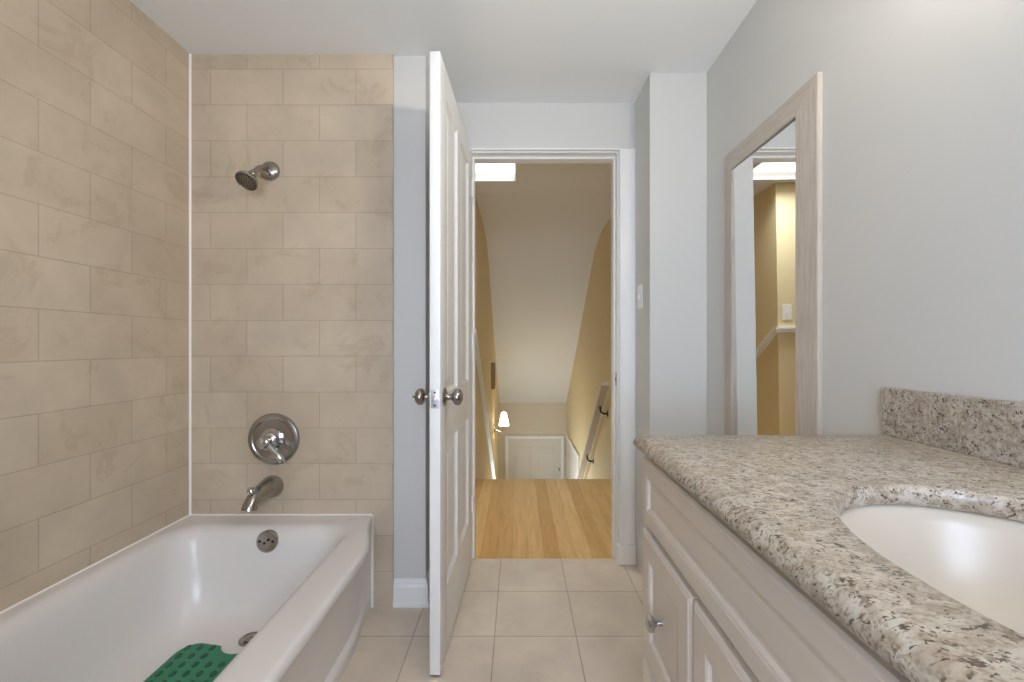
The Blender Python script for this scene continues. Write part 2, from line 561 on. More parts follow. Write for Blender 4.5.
# casing on the bathroom face: flat board with an inner bead
for x0, x1, bead in ((DX0 - 0.105, DX0 - 0.006, 'r'), (DX1 + 0.006, 0.5855, 'l')):
    box(bm, x0, x1, Y2 - 0.012, Y2, 0, DZ + 0.016, 0.003)
    xb = x1 - 0.010 if bead == 'r' else x0
    box(bm, xb, xb + 0.010, Y2 - 0.020, Y2 - 0.002, 0, DZ + 0.016, 0.003)
box(bm, DX0 - 0.016, DX1 + 0.016, Y2 - 0.020, Y2 - 0.002, DZ + 0.006, DZ + 0.016, 0.003)
obj('casing', bm, M['gloss'], tr)
bm = bmesh.new()
box(bm, DX1 - 0.003, 0.5858, Y2 - 0.026, Y2 + 0.01, 0, 0.10, 0.006)
obj('plinth_block', bm, M['gloss'], tr)
bm = bmesh.new()
box(bm, DX1 - 0.0025, DX1, Y2 + 0.008, Y2 + 0.040, 0.885, 0.950, 0.001)
box(bm, DX1 - 0.0035, DX1 - 0.001, Y2 + 0.018, Y2 + 0.030, 0.908, 0.927, mi=1)
obj('strike_plate', bm, [M['satin'], M['dark']], tr)


def base_profile(y, z0=0.0):
    """baseboard cross-section: distance out from the wall, height"""
    return [(0, 0), (0.016, 0), (0.016, 0.018), (0.012, 0.022), (0.012, 0.082), (0.008, 0.092), (0.007, 0.100), (0.004, 0.106), (0.003, 0.114), (0, 0.114)]


bm = bmesh.new()
pf = base_profile(0)
yw = Y1 + 0.012
# along the wing wall front with a mitred return round its end
loops = []
for (bx, by, ox, oy) in ((-0.519, yw, 0, -1), (XW, yw, 1, -1), (XW, Y2, 1, 0)):
    loops.append([(bx + ox * d, by + oy * d, z) for d, z in pf])
rings(bm, loops)
tag(obj('baseboard_wing', bm, M['gloss']), 'white moulded baseboard around the wall end beside the tub', 'baseboard', None, 'structure')
bm = bmesh.new()
loops = []
for (bx, by, ox, oy) in ((XSL - 0.001, YS, 0, -1), (-2.3, YS, 0, -1)):
    loops.append([(bx + ox * d, by + oy * d, z) for d, z in pf])
rings(bm, loops)
tag(obj('baseboard_landing', bm, M['gloss']), 'white baseboard on the landing left of the stairs', 'baseboard', None, 'structure')

# caulk in the tile corner and along the tub
ZR = 0.383
bm = bmesh.new()
prism(bm, [(XL, Y1), (XL + 0.006, Y1), (XL, Y1 - 0.006)], ZR, ZC, 'z')
tag(obj('trim_2', bm, M['caulk']), 'white caulk line in the corner of the tiled walls', 'caulk', None, 'structure')
# chair rail of landing and stairs
bm = bmesh.new()
for d0, d1, z0, z1 in ((0, 0.022, 1.165, 1.20), (0, 0.034, 1.19, 1.208)):
    box(bm, -2.3, XSL, YS - d1, YS, z0, z1, 0.003)
    prism(bm, [(YS - d1, z0), (YS - d1, z1), (YS, z1), (YE, z1 - 0.70 * (YE - YS)), (YE, z0 - 0.70 * (YE - YS)), (YS, z0)], XSL, XSL + d1, 'x')
tag(obj('trim_3', bm, M['gloss']), 'white rail moulding running along the landing and down the left stair wall', 'rail moulding', None, 'structure')

# ------------------------------------------------------------------ bathroom door (open, seen along its edge)
Wd, Hd, Td = 0.755, 2.045, 0.036
hx, hy = -0.2315, 2.195
ang = math.atan2(-(-0.2555 + 0.2315), 0.755)     # lean of the open leaf
door = bpy.data.objects.new('door_1', None)
COL.objects.link(door)
door.location = (hx, hy, 0.008)
door.rotation_euler = (0, 0, -0.030)
tag(door, 'open white four panel bathroom door with round metal knobs', 'door', None, 'structure')


def dobj(name, bm, m, smooth=False, parent=door):
    o = obj(name, bm, m, None, smooth)
    o.parent = parent
    return o


# local frame: x = thickness (0 is the face towards the doorway), y runs from hinge (0) to the free edge (-Wd)
pan = [(-Wd + 0.112, -Wd + 0.112 + 0.225, 0.235, 0.738), (-0.112 - 0.225, -0.112, 0.235, 0.738),
       (-Wd + 0.112, -Wd + 0.112 + 0.225, 0.915, 1.945), (-0.112 - 0.225, -0.112, 0.915, 1.945)]
bm = bmesh.new()
box(bm, -Td, 0, -Wd, -Wd + 0.112, 0, Hd, 0.0025)
box(bm, -Td, 0, -0.112, 0, 0, Hd, 0.0025)
ys, ye = -Wd + 0.112, -0.112
for z0, z1 in ((0, 0.235), (0.738, 0.915), (1.945, Hd)):
    box(bm, -Td + 0.0002, -0.0002, ys - 0.0005, ye + 0.0005, z0, z1)
ym0, ym1 = -Wd + 0.112 + 0.225, -0.112 - 0.225
for z0, z1 in ((0.235, 0.738), (0.915, 1.945)):
    box(bm, -Td + 0.0002, -0.0002, ym0, ym1, z0 - 0.0005, z1 + 0.0005)
dobj('leaf_frame', bm, M['door'], True)
for (y0, y1, z0, z1) in pan:
    bm = bmesh.new()
    lv = [(0.0, Td / 2 - 0.002), (0.010, Td / 2 - 0.012), (0.022, Td / 2 - 0.013), (0.050, Td / 2 - 0.005)]
    for s in (1, -1):
        relief(bm, (-Td / 2, y0, z0), (0, 1, 0), (0, 0, 1), (s, 0, 0), y1 - y0, z1 - z0, 0, lv)
    dobj('panel', bm, M['door'])
kz = 0.905
ky = -Wd + 0.062
for s, x in ((1, 0.0), (-1, -Td)):
    bm = bmesh.new()
    lathe(bm, [(0.0, 0), (0.030, 0), (0.031, 0.003), (0.026, 0.007), (0.014, 0.010), (0.0115, 0.014), (0.0105, 0.024), (0.013, 0.029),
               (0.022, 0.033), (0.0275, 0.039), (0.029, 0.046), (0.027, 0.053), (0.020, 0.060), (0.010, 0.0635), (0.0, 0.064)], (x, ky, kz), (s, 0, 0), 40)
    if s < 0:
        lathe(bm, [(0.0, 0.063), (0.004, 0.063), (0.004, 0.072), (0.0, 0.073)], (x, ky, kz), (s, 0, 0), 16)
    dobj('door_knob', bm, M['nickel'], True)
bm = bmesh.new()
box(bm, -Td / 2 - 0.0125, -Td / 2 + 0.0125, -Wd - 0.0015, -Wd + 0.001, kz - 0.030, kz + 0.030, 0.0008)
lathe(bm, [(0, 0), (0.0085, 0), (0.0085, 0.007), (0.005, 0.009), (0, 0.009)], (-Td / 2, -Wd, kz), (0, -1, 0), 20)
for dz in (-0.021, 0.021):
    lathe(bm, [(0, 0.0), (0.0035, 0.0), (0.0035, 0.0021), (0, 0.0024)], (-Td / 2, -Wd, kz + dz), (0, -1, 0), 12, mi=1)
dobj('latch_plate', bm, [M['satin'], M['dark']], True)
bm = bmesh.new()
box(bm, -Td + 0.004, -0.004, -Wd + 0.003, -Wd + 0.05, -0.004, 0.0005, 0.001)
dobj('door_sweep', bm, M['rubber'])
for z in (0.25, 1.05, 1.82):
    bm = bmesh.new()
    lathe(bm, [(0, 0), (0.006, 0), (0.006, 0.09), (0, 0.09)], (0.004, 0.004, z), (0, 0, 1), 14)
    dobj('hinge', bm, M['door'], True)

# ------------------------------------------------------------------ doors at the foot of the stairs
d2 = thing('door_2', (0.13, YE, -2.6), 'white panelled door facing up the stairs from their foot', 'door', None, 'structure')
LX0, LX1, LZ0, LZ1 = -0.175, 0.775, -2.6, -0.60
bm = bmesh.new()
for b in ((LX0 - 0.06, LX0, LZ0, LZ1 + 0.06), (LX1, LX1 + 0.06, LZ0, LZ1 + 0.06), (LX0 + 0.0005, LX1 - 0.0005, LZ1, LZ1 + 0.06)):
    box(bm, b[0], b[1], YE - 0.03, YE, b[2], b[3], 0.006)
obj('casing', bm, M['gloss'], d2)
bm = bmesh.new()
box(bm, LX0, LX1, YE - 0.012, YE - 0.001, LZ0, LZ1)
wp = (LX1 - LX0 - 0.36) / 2
for k in range(2):
    for z0, z1 in ((LZ0 + 0.2, LZ0 + 0.75), (LZ0 + 0.95, LZ1 - 0.14)):
        x0 = LX0 + 0.12 + k * (wp + 0.12)
        relief(bm, (x0, YE - 0.008, z0), (1, 0, 0), (0, 0, 1), (0, -1, 0), wp, z1 - z0, 0, [(0, 0.008), (0.008, 0.0115), (0.018, 0.006), (0.05, 0.010)])
obj('leaf', bm, M['olddoor'], d2)
bm = bmesh.new()
lathe(bm, [(0, 0), (0.022, 0), (0.022, 0.004), (0.008, 0.006), (0.008, 0.02), (0.02, 0.026), (0.022, 0.036), (0, 0.044)], (LX1 - 0.05, YE - 0.012, LZ0 + 1.45), (0, -1, 0), 20)
obj('door_knob', bm, M['nickel'], d2, True)

d3 = thing('door_3', (XSR, 7.0, -2.6), 'white side door at the stair foot on the right wall', 'door', None, 'structure')
bm = bmesh.new()
box(bm, XSR - 0.012, XSR, 6.35, 7.9, -2.6, -0.55, 0.002)
relief(bm, (XSR - 0.010, 6.5, -2.4), (0, 1, 0), (0, 0, 1), (-1, 0, 0), 0.6, 1.6, 0, [(0, 0.002), (0.01, 0.008), (0.03, 0.003)])
relief(bm, (XSR - 0.010, 7.15, -2.4), (0, 1, 0), (0, 0, 1), (-1, 0, 0), 0.6, 1.6, 0, [(0, 0.002), (0.01, 0.008), (0.03, 0.003)])
obj('leaf', bm, M['olddoor'], d3)
bm = bmesh.new()
box(bm, XSR - 0.025, XSR, 6.27, 6.345, -2.6, -0.55, 0.005)
box(bm, XSR - 0.025, XSR, 6.27, 7.9, -0.549, -0.48, 0.005)
obj('casing', bm, M['gloss'], d3)

# ------------------------------------------------------------------ bathtub
YN = 0.31                          # near end of the tub


def sstep(a, b, x):
    t = min(1, max(0, (x - a) / (b - a)))
    return t * t * (3 - 2 * t)


NC, NS = 10, 22


def rrect(x0, x1, y0, y1, r):
    """rounded rectangle, counter-clockwise, fixed point count"""
    pts = []
    cs = ((x1 - r, y1 - r, 0), (x0 + r, y1 - r, 90), (x0 + r, y0 + r, 180), (x1 - r, y0 + r, 270))
    for i, (cx, cy, a0) in enumerate(cs):
        for k in range(NC):
            a = math.radians(a0 + 90 * k / (NC - 1))
            pts.append((cx + r * math.cos(a), cy + r * math.sin(a)))
        nx, ny, na = cs[(i + 1) % 4]
        a = math.radians(na)
        p0 = pts[-1]
        p1 = (nx + r * math.cos(a), ny + r * math.sin(a))
        for k in range(1, NS):
            t = k / NS
            pts.append((p0[0] + (p1[0] - p0[0]) * t, p0[1] + (p1[1] - p0[1]) * t))
    return pts


def outer(z, xm, xe, x0=XL + 0.001):
    """outer outline at height z; the apron bows from xe at the wall to xm"""
    pts = []
    for (x, y) in rrect(x0, xm, YN, Y1 - 0.001, 0.006):
        if x > x0 + 0.3:
            f = sstep(Y1 - 0.005, Y1 - 0.33, y) if y > 1.0 else sstep(YN + 0.005, YN + 0.33, y)
            lim = xe + (xm - xe) * f
            x = x0 + (x - x0) * (lim - x0) / (xm - x0)
        pts.append(Vector((x, y, z)))
    return pts


def inner(z, x0, x1, y0, y1, r):
    return [Vector((x, y, z)) for x, y in rrect(x0, x1, y0, y1, r)]


tub = thing('bathtub', (-0.98, 1.07, 0), 'white enamel bathtub in the tiled alcove', 'bathtub')
bm = bmesh.new()
L = [outer(0.0, -0.580, -0.612), outer(0.045, -0.574, -0.610), outer(0.055, -0.578, -0.610), outer(0.062, -0.592, -0.611),
     outer(0.16, -0.588, -0.610), outer(0.27, -0.578, -0.609), outer(0.305, -0.566, -0.608), outer(0.325, -0.545, -0.607), outer(0.338, -0.530, -0.605),
     outer(0.350, -0.522, -0.603), outer(0.366, -0.520, -0.602), outer(0.377, -0.523, -0.603), outer(0.382, -0.529, -0.606), outer(ZR, -0.537, -0.611), outer(ZR + .0002, -0.542, -0.615)]
iy0, iy1 = YN + 0.10, 1.735
ix0, ix1 = XL + 0.040, -0.632
for z, s, n_, fa, r in ((ZR + .0002, -.008, -.008, -.010, 0.10), (ZR - .0006, 0, 0, 0, 0.10), (0.379, .010, .010, .014, .10), (0.371, .020, .021, .026, .10), (0.358, .029, .034, .036, .10), (0.340, .036, .048, .043, .10), (0.30, .044, .075, .051, .105),
                        (0.22, .056, .125, .063, .11), (0.15, .070, .180, .077, .115), (0.11, .085, .215, .094, .12), (0.085, .106, .245, .116, .12),
                        (0.070, .135, .285, .145, .11), (0.064, .175, .33, .19, .10), (0.062, .225, .40, .25, .08)):
    L.append(inner(z, ix0 + s, ix1 - s, iy0 + n_, iy1 - fa, r))
rings(bm, L)
obj('tub_shell', bm, M['tub'], tub, True, 50)
# caulk bead round the top
bm = bmesh.new()
cs = [(0, 0), (0.0045, 0), (0, 0.0045)]
rings(bm, [[(XL + .0005 + d, YN, ZR + z) for d, z in cs], [(XL + .0005 + d, Y1 - .0005 - d, ZR + z) for d, z in cs], [(-0.606, Y1 - .0005 - d, ZR + z) for d, z in cs]])
obj('caulk_bead', bm, M['caulk'], tub)
bm = bmesh.new()
prism(bm, [(-0.610, Y1 - 0.006), (-0.603, Y1 - 0.006), (-0.600, Y1 - 0.0002), (-0.612, Y1 - 0.0002)], 0, ZR, 'z')
obj('corner_caulk', bm, M['caulk'], tub)
# overflow plate
ofn = Vector((0, -1, 0.14)).normalized()
ofc = Vector((-0.962, 1.6905, 0.336))
bm = bmesh.new()
lathe(bm, [(0, -0.008), (0.041, -0.008), (0.041, 0.004), (0.037, 0.009), (0.030, 0.0105), (0, 0.0108)], ofc, ofn, 40)
for dx, dz, r in ((-0.025, 0.002, .0045), (0.025, 0.002, .0045), (-0.006, -0.004, .005), (0.008, 0.008, .005)):
    lathe(bm, [(0, 0), (r, 0), (r, 0.0118), (0, 0.0118)], ofc + Vector((dx, 0, dz)), ofn, 14, mi=1)
obj('overflow_plate', bm, [M['nickel'], M['dark']], tub, True)
bm = bmesh.new()
dc = (-0.932, 1.535, 0.0635)
lathe(bm, [(0, 0), (0.038, 0), (0.038, 0.003), (0.032, 0.006), (0.026, 0.003), (0.020, 0.002), (0.020, 0.006), (0.012, 0.012), (0, 0.013)], dc, (0, 0, 1), 36)
obj('drain', bm, M['nickel'], tub, True)

# green mat
mat_o = thing('bath_mat', (-0.985, 1.2, 0.062), 'green rubber bath mat lying in the white tub', 'bath mat')
bm = bmesh.new()
mx0, mx1, my0, my1, mr = -1.135, -0.835, 0.86, 1.505, 0.055
pl = []
for cx, cy, a0 in ((mx0 + mr, my0 + mr, 180), (mx1 - mr, my0 + mr, 270), (mx1 - mr, my1 - mr, 0)):
    for k in range(9):
        a = math.radians(a0 + 90 * k / 8)
        pl.append((cx + mr * math.cos(a), cy + mr * math.sin(a)))
for k in range(13):                                     # notch for the drain
    a = math.radians(10 - 200 * k / 12)
    pl.append((-0.945 + 0.066 * math.cos(a), my1 + 0.012 + 0.066 * math.sin(a)))
pl = [p for p in pl if p[1] <= my1 + 1e-6]
for k in range(9):
    a = math.radians(90 + 90 * k / 8)
    pl.append((mx0 + mr + mr * math.cos(a), my1 - mr + mr * math.sin(a)))
zb = 0.0655
prism(bm, pl, zb, zb + 0.005, 'z')
for i in range(7):
    for j in range(16):
        x, y = -1.113 + i * 0.042, 1.482 - j * 0.039
        if (x + 0.945) ** 2 + (y - 1.517) ** 2 < 0.088 ** 2 or x > mx1 - 0.015:
            continue
        lathe(bm, [(0, zb + 0.004), (0.0135, zb + 0.004), (0.0130, zb + 0.0062), (0.0095, zb + 0.0070), (0.0075, zb + 0.0058), (0, zb + 0.0056)], (x, y, 0), (0, 0, 1), 14, mi=1, sx=1.0, sy=0.72)
obj('mat_sheet', bm, [M['green'], M['greend']], mat_o)

# ------------------------------------------------------------------ shower fittings
sh = thing('wall_shower', (-1.03, Y1, 1.81), 'brushed nickel shower head on a bent arm high on the tiled end wall', 'shower head')
bm = bmesh.new()
lathe(bm, [(0, 0), (0.040, 0), (0.040, 0.004), (0.036, 0.012), (0.024, 0.020), (0.013, 0.024), (0, 0.024)], (-1.03, Y1, 1.812), (0, -1, 0), 40)
obj('wall_flange', bm, M['nickel'], sh, True)
hd = Vector((-0.10, -0.62, -0.78)).normalized()
hc = Vector((-1.035, 1.690, 1.728))
bm = bmesh.new()
tube(bm, bez((-1.03, Y1 - 0.01, 1.812), (-1.03, Y1 - 0.07, 1.812), hc - hd * 0.075, hc - hd * 0.035, 12), 0.0105, 16)
obj('shower_arm', bm, M['nickel'], sh, True)
bm = bmesh.new()
lathe(bm, [(0, -0.044), (0.013, -0.044), (0.016, -0.038), (0.016, -0.026), (0.014, -0.023), (0.020, -0.017), (0.030, -0.004), (0.038, 0.006), (0.041, 0.012), (0.0405, 0.018), (0.038, 0.020), (0.036, 0.017), (0, 0.017)], hc, hd, 40)
obj('spray_head', bm, M['nickel'], sh, True)
bm = bmesh.new()
u, v, _ = basis(hd)
for ring_r, cnt in ((0.0, 1), (0.010, 6), (0.019, 12), (0.027, 18), (0.033, 22)):
    for k in range(cnt):
        a = 2 * PI * k / cnt
        lathe(bm, [(0, 0.015), (0.0022, 0.015), (0.0018, 0.0205), (0, 0.0208)], hc + u * (ring_r * math.cos(a)) + v * (ring_r * math.sin(a)), hd, 8)
obj('nozzles', bm, M['rubber'], sh)

va = thing('shower_valve', (-1.014, Y1, 0.70), 'round nickel shower valve with lever above the tub spout', 'shower valve')
vc = Vector((-1.014, Y1, 0.700))
bm = bmesh.new()
lathe(bm, [(0, 0), (0.106, 0), (0.107, 0.004), (0.103, 0.010), (0.092, 0.014), (0.086, 0.0145), (0.082, 0.012), (0.060, 0.014), (0.0, 0.015)], vc, (0, -1, 0), 56)
obj('escutcheon', bm, M['nickel'], va, True)
bm = bmesh.new()
lathe(bm, [(0, 0.012), (0.047, 0.012), (0.047, 0.018), (0.040, 0.022), (0.034, 0.024), (0.033, 0.046), (0.036, 0.050), (0.030, 0.056), (0.024, 0.058), (0.022, 0.074), (0.025, 0.078), (0.022, 0.088), (0.012, 0.093), (0, 0.094)], vc, (0, -1, 0), 40)
obj('handle_hub', bm, M['chrome'], va, True)
bm = bmesh.new()
tube(bm, bez(vc + Vector((0.006, -0.066, -0.006)), vc + Vector((0.03, -0.074, -0.025)), vc + Vector((0.055, -0.076, -0.05)), vc + Vector((0.080, -0.070, -0.080)), 10),
     [0.015, 0.0135, 0.0125, 0.0115, 0.011, 0.011, 0.0115, 0.012, 0.012, 0.010, 0.006], 14)
obj('lever', bm, M['chrome'], va, True)

sp_ = thing('tub_spout', (-1.02, Y1, 0.50), 'brushed nickel tub spout with a diverter knob over the tub rim', 'tub spout')
bm = bmesh.new()
pts = bez((-1.02, Y1, 0.503), (-1.02, Y1 - 0.06, 0.507), (-1.024, Y1 - 0.135, 0.524), (-1.027, Y1 - 0.150, 0.458), 18)
rd = [0.046, 0.0455, 0.044, 0.042, 0.039, 0.036, 0.033, 0.0305, 0.0285, 0.027, 0.026, 0.0252, 0.0248, 0.0245, 0.0245, 0.0245, 0.0250, 0.027, 0.0275]
tube(bm, pts, rd, 28)
obj('spout_body', bm, M['nickel'], sp_, True)
bm = bmesh.new()
lathe(bm, [(0, 0), (0.0075, 0), (0.0070, 0.017), (0.012, 0.021), (0.0150, 0.027), (0.012, 0.034), (0, 0.037)], (-1.0265, Y1 - 0.131, 0.505), (0, -0.25, 1), 20)
obj('diverter_knob', bm, M['chrome'], sp_, True)

# ------------------------------------------------------------------ vanity
VF, VB = 0.296, XR - 0.002          # cabinet face, back
VY1 = 0.984                          # far side
VY0 = -0.236                         # near side
ZT, ZU = 0.890, 0.861                # counter top and underside
van = thing('vanity_cabinet', (0.55, 0.37, 0), 'greige painted vanity cabinet with panelled drawers under the granite top', 'vanity cabinet')
bm = bmesh.new()
# open carcass so that the basin hangs free inside it
box(bm, VF + 0.018, VB, VY1 - 0.018, VY1, 0.0, ZU, 0.001)
box(bm, VF + 0.018, VB, VY0, VY0 + 0.018, 0.0, ZU, 0.001)
box(bm, VB - 0.012, VB, VY0 + 0.018, VY1 - 0.018, 0.0, ZU)
box(bm, VF + 0.018, VB - 0.012, VY0 + 0.018, VY1 - 0.018, 0.10, 0.118)
box(bm, VF + 0.075, VF + 0.09, VY0 + 0.018, VY1 - 0.018, 0.0, 0.10)
obj('carcass', bm, M['cab'], van)
bm = bmesh.new()
# face frame
ycols = (VY0, 0.045, 0.700, VY1)
box(bm, VF, VF + 0.018, VY1 - 0.03, VY1, 0.0, ZU, 0.001)
box(bm, VF, VF + 0.018, VY0, VY0 + 0.03, 0.0, ZU, 0.001)
for y in ycols[1:3]:
    box(bm, VF + 0.0005, VF + 0.0175, y - 0.02, y + 0.02, 0.10, 0.70)
box(bm, VF + 0.0003, VF + 0.0178, VY0 + 0.03, VY1 - 0.03, ZU - 0.016, ZU)
box(bm, VF + 0.0003, VF + 0.0178, VY0 + 0.03, VY1 - 0.03, 0.675, 0.705)
box(bm, VF + 0.0003, VF + 0.0178, VY0 + 0.03, VY1 - 0.03, 0.10, 0.125)
obj('face_frame', bm, M['cab'], van)
bm = bmesh.new()
prism(bm, [(VF - 0.010, ZU), (VF - 0.010, ZU - 0.004), (VF - 0.004, ZU - 0.010), (VF, ZU - 0.014), (VF, ZU)], VY0, VY1, 'y')
obj('cornice_strip', bm, M['cab'], van)
FT = 0.020
LV = [(0.0, FT - 0.006), (0.0035, FT - 0.002), (0.0065, FT - 0.0015), (0.008, FT), (0.034, FT), (0.0365, FT - 0.0015), (0.039, FT - 0.0018),
      (0.0425, FT - 0.007), (0.047, FT - 0.007), (0.055, FT - 0.0055)]

LV2 = [(i if i < 0.03 else i + 0.016, d_) for i, d_ in LV]


def front(name, y0, y1, z0, z1, knobs=(), lv=None):
    bm = bmesh.new()
    relief(bm, (VF, y0, z0), (0, 1, 0), (0, 0, 1), (-1, 0, 0), y1 - y0, z1 - z0, 0, lv or LV2)
    f = obj(name, bm, M['cab'], van)
    for ky_, kz_ in knobs:
        b2 = bmesh.new()
        lathe(b2, [(0, 0), (0.0095, 0), (0.0095, 0.002), (0.006, 0.004), (0.0055, 0.014), (0.0085, 0.018), (0.0145, 0.022), (0.0170, 0.027), (0.0145, 0.032), (0.007, 0.0345), (0, 0.035)],
              (VF - FT + 0.0095, ky_, kz_), (-1, 0, 0), 28)
        k = obj('knob', b2, M['chrome'], f, True)
        k.parent = f
        k.matrix_parent_inverse = f.matrix_parent_inverse.inverted() @ Matrix.Translation(-van.location) if False else Matrix.Identity(4)
    return f


front('false_drawer_front', VY0 + 0.004, VY1 - 0.003, 0.699, 0.842, lv=LV)
front('drawer', 0.708, VY1 - 0.003, 0.410, 0.684, [(0.862, 0.545)])
front('drawer', 0.708, VY1 - 0.003, 0.112, 0.402, [(0.862, 0.260)])
front('cabinet_door', 0.375, 0.700, 0.112, 0.684, [(0.40, 0.60)])
front('cabinet_door', 0.049, 0.371, 0.112, 0.684, [(0.346, 0.60)])
front('drawer', VY0 + 0.004, 0.041, 0.410, 0.684, [(-0.095, 0.545)])
front('drawer', VY0 + 0.004, 0.041, 0.112, 0.402, [(-0.095, 0.270)])

# countertop with an oval cut-out
SX, SY, SA, SB = 0.532, 0.370, 0.182, 0.260
NP = 96
CX0, CX1, CY0, CY1 = 0.2605, XR - 0.001, VY0 - 0.012, 0.996


def oval(k, g=0.0, z=ZT):
    a = 2 * PI * k / NP
    return Vector((SX + (SA + g) * math.copysign(abs(math.cos(a)) ** 0.99, math.cos(a)), SY + (SB + g) * math.copysign(abs(math.sin(a)) ** 0.99, math.sin(a)), z))


def slab(k, ins, z):
    """point of the counter outline (inset on its free edges) seen from the sink centre at step k"""
    a = 2 * PI * k / NP
    x0, x1, y0, y1 = CX0 + ins, CX1, CY0 + ins, CY1 - ins
    c, s = math.cos(a), math.sin(a)
    t = min(((x1 - SX) / c if c > 0 else (x0 - SX) / c) if abs(c) > 1e-9 else 1e9, ((y1 - SY) / s if s > 0 else (y0 - SY) / s) if abs(s) > 1e-9 else 1e9)
    return Vector((SX + t * c, SY + t * s, z))


def corner_snap(loop, ins):
    for cx, cy in ((CX0 + ins, CY0 + ins), (CX1, CY0 + ins), (CX1, CY1 - ins), (CX0 + ins, CY1 - ins)):
        k = min(range(NP), key=lambda i: (loop[i].x - cx) ** 2 + (loop[i].y - cy) ** 2)
        loop[k] = Vector((cx, cy, loop[k].z))
    return loop


bm = bmesh.new()
edge = [(0.010, ZU), (0.003, ZU + 0.002), (0.0, ZU + 0.007), (0.0, ZU + 0.011), (0.002, ZU + 0.016), (0.006, ZU + 0.0215), (0.012, ZU + 0.0265), (0.020, ZT)]
LP = [corner_snap([slab(k, i, z) for k in range(NP)], i) for i, z in edge]
LP += [[oval(k, 0.008, ZT) for k in range(NP)], [oval(k, 0.004, ZT - 0.002) for k in range(NP)], [oval(k, 0.001, ZT - 0.006) for k in range(NP)],
       [oval(k, 0.0, ZT - 0.012) for k in range(NP)], [oval(k, 0.0, ZU + 0.004) for k in range(NP)], [oval(k, 0.003, ZU) for k in range(NP)]]
LP.append(LP[0])
vl = [[bm.verts.new(p) for p in lp] for lp in LP[:-1]]
vl.append(vl[0])
for a, b in zip(vl, vl[1:]):
    for i in range(NP):
        j = (i + 1) % NP
        bm.faces.new((a[i], a[j], b[j], b[i]))
ct = obj('countertop', bm, M['granite'], None, True, 40)
tag(ct, 'speckled cream granite countertop with an oval sink opening', 'countertop')

bm = bmesh.new()
box(bm, XR - 0.021, XR - 0.0005, CY0, 0.990, ZT + 0.0002, ZT + 0.105, 0.0015)
tag(obj('backsplash', bm, M['granite']), 'low granite backsplash strip standing on the countertop against the wall', 'backsplash')

sink = thing('sink', (SX, SY, ZU - 0.14), 'cream china oval undermount sink set into the granite countertop', 'sink')
bm = bmesh.new()
LP = [[oval(k, 0.012, ZU - 0.002) for k in range(NP)], [oval(k, 0.006, ZU - 0.002) for k in range(NP)]]
for g, z in ((0.002, ZU - 0.006), (-0.004, ZU - 0.020), (-0.012, ZU - 0.05), (-0.026, ZU - 0.085), (-0.048, ZU - 0.115), (-0.078, ZU - 0.135), (-0.112, ZU - 0.144), (-0.148, ZU - 0.148)):
    LP.append([oval(k, g, z) for k in range(NP)])
up = LP[:]
for g, z in ((-0.148, ZU - 0.158), (-0.07, ZU - 0.148), (-0.036, ZU - 0.122), (-0.012, ZU - 0.085), (0.004, ZU - 0.03), (0.012, ZU - 0.012)):
    up.append([oval(k, g, z) for k in range(NP)])
vl = [[bm.verts.new(p) for p in lp] for lp in up]
nb = len(LP) - 1
for q, (a, b) in enumerate(zip(vl, vl[1:] + vl[:1])):
    if q == nb:
        continue
    for i in range(NP):
        j = (i + 1) % NP
        bm.faces.new((a[i], a[j], b[j], b[i]))
bm.faces.new(vl[nb])
bm.faces.new(vl[nb + 1])
obj('basin', bm, M['china'], sink, True, 60)
bm = bmesh.new()
lathe(bm, [(0, 0), (0.026, 0), (0.026, 0.003), (0.021, 0.005), (0.017, 0.002), (0, 0.002)], (SX, SY, ZU - 0.1478), (0, 0, 1), 28)
obj('drain', bm, M['chrome'], sink, True)

# ------------------------------------------------------------------ mirror
MY0, MY1, MZ0, MZ1 = 1.212, 1.760, 0.36, 1.842
mi = thing('wall_mirror', (XR, (MY0 + MY1) / 2, MZ0), 'rectangular mirror in a washed grey timber frame on the right wall', 'mirror')
FW = 0.082
prof = [(0.0, 0.0), (0.0, 0.012), (0.004, 0.014), (0.012, 0.0145), (0.066, 0.0235), (0.079, 0.0245), (FW, 0.022), (FW, 0.006), (FW, 0.0)]


def frame_bar(i):
    """one mitred side: corners of the frame run (y, z) round the mirror"""
    cs = ((MY0, MZ0, 1, 1), (MY1, MZ0, -1, 1), (MY1, MZ1, -1, -1), (MY0, MZ1, 1, -1))
    bm = bmesh.new()
    lp = []
    for y, z, sy, sz in (cs[i], cs[(i + 1) % 4]):
        lp.append([(XR - 0.0005 - t, y + sy * d, z + sz * d) for d, t in prof])
    rings(bm, lp)
    return bm


for i, m in enumerate(('frameh', 'frame', 'frameh', 'frame')):
    obj('frame_bar', frame_bar(i), M[m], mi, True, 20)
bm = bmesh.new()
gl = [(MY0 + FW - 0.004, MZ0 + FW - 0.004), (MY1 - FW + 0.004, MZ0 + FW - 0.004), (MY1 - FW + 0.004, MZ1 - FW + 0.004), (MY0 + FW - 0.004, MZ1 - FW + 0.004)]
gf = lambda y, z: XR - 0.0145 - 0.008 * (y - (MY0 + MY1) / 2) - 0.008 * (z - 1.3)     # the glass sits a touch askew in its frame
rings(bm, [[(XR - 0.006, y, z) for y, z in gl], [(gf(y, z), y, z) for y, z in gl]])
obj('mirror_glass', bm, M['mirror'], mi)

# ------------------------------------------------------------------ small wall things
sw = thing('light_switch', (0.586, 2.10, 1.32), 'white light switch on the side of the pilaster by the doorway', 'light switch')
bm = bmesh.new()
box(bm, 0.580, 0.5858, 2.065, 2.135, 1.262, 1.376, 0.002)
obj('switch_plate', bm, M['plastic'], sw)
bm = bmesh.new()
box(bm, 0.572, 0.581, 2.095, 2.105, 1.308, 1.332, 0.002)
obj('toggle', bm, M['plastic'], sw)

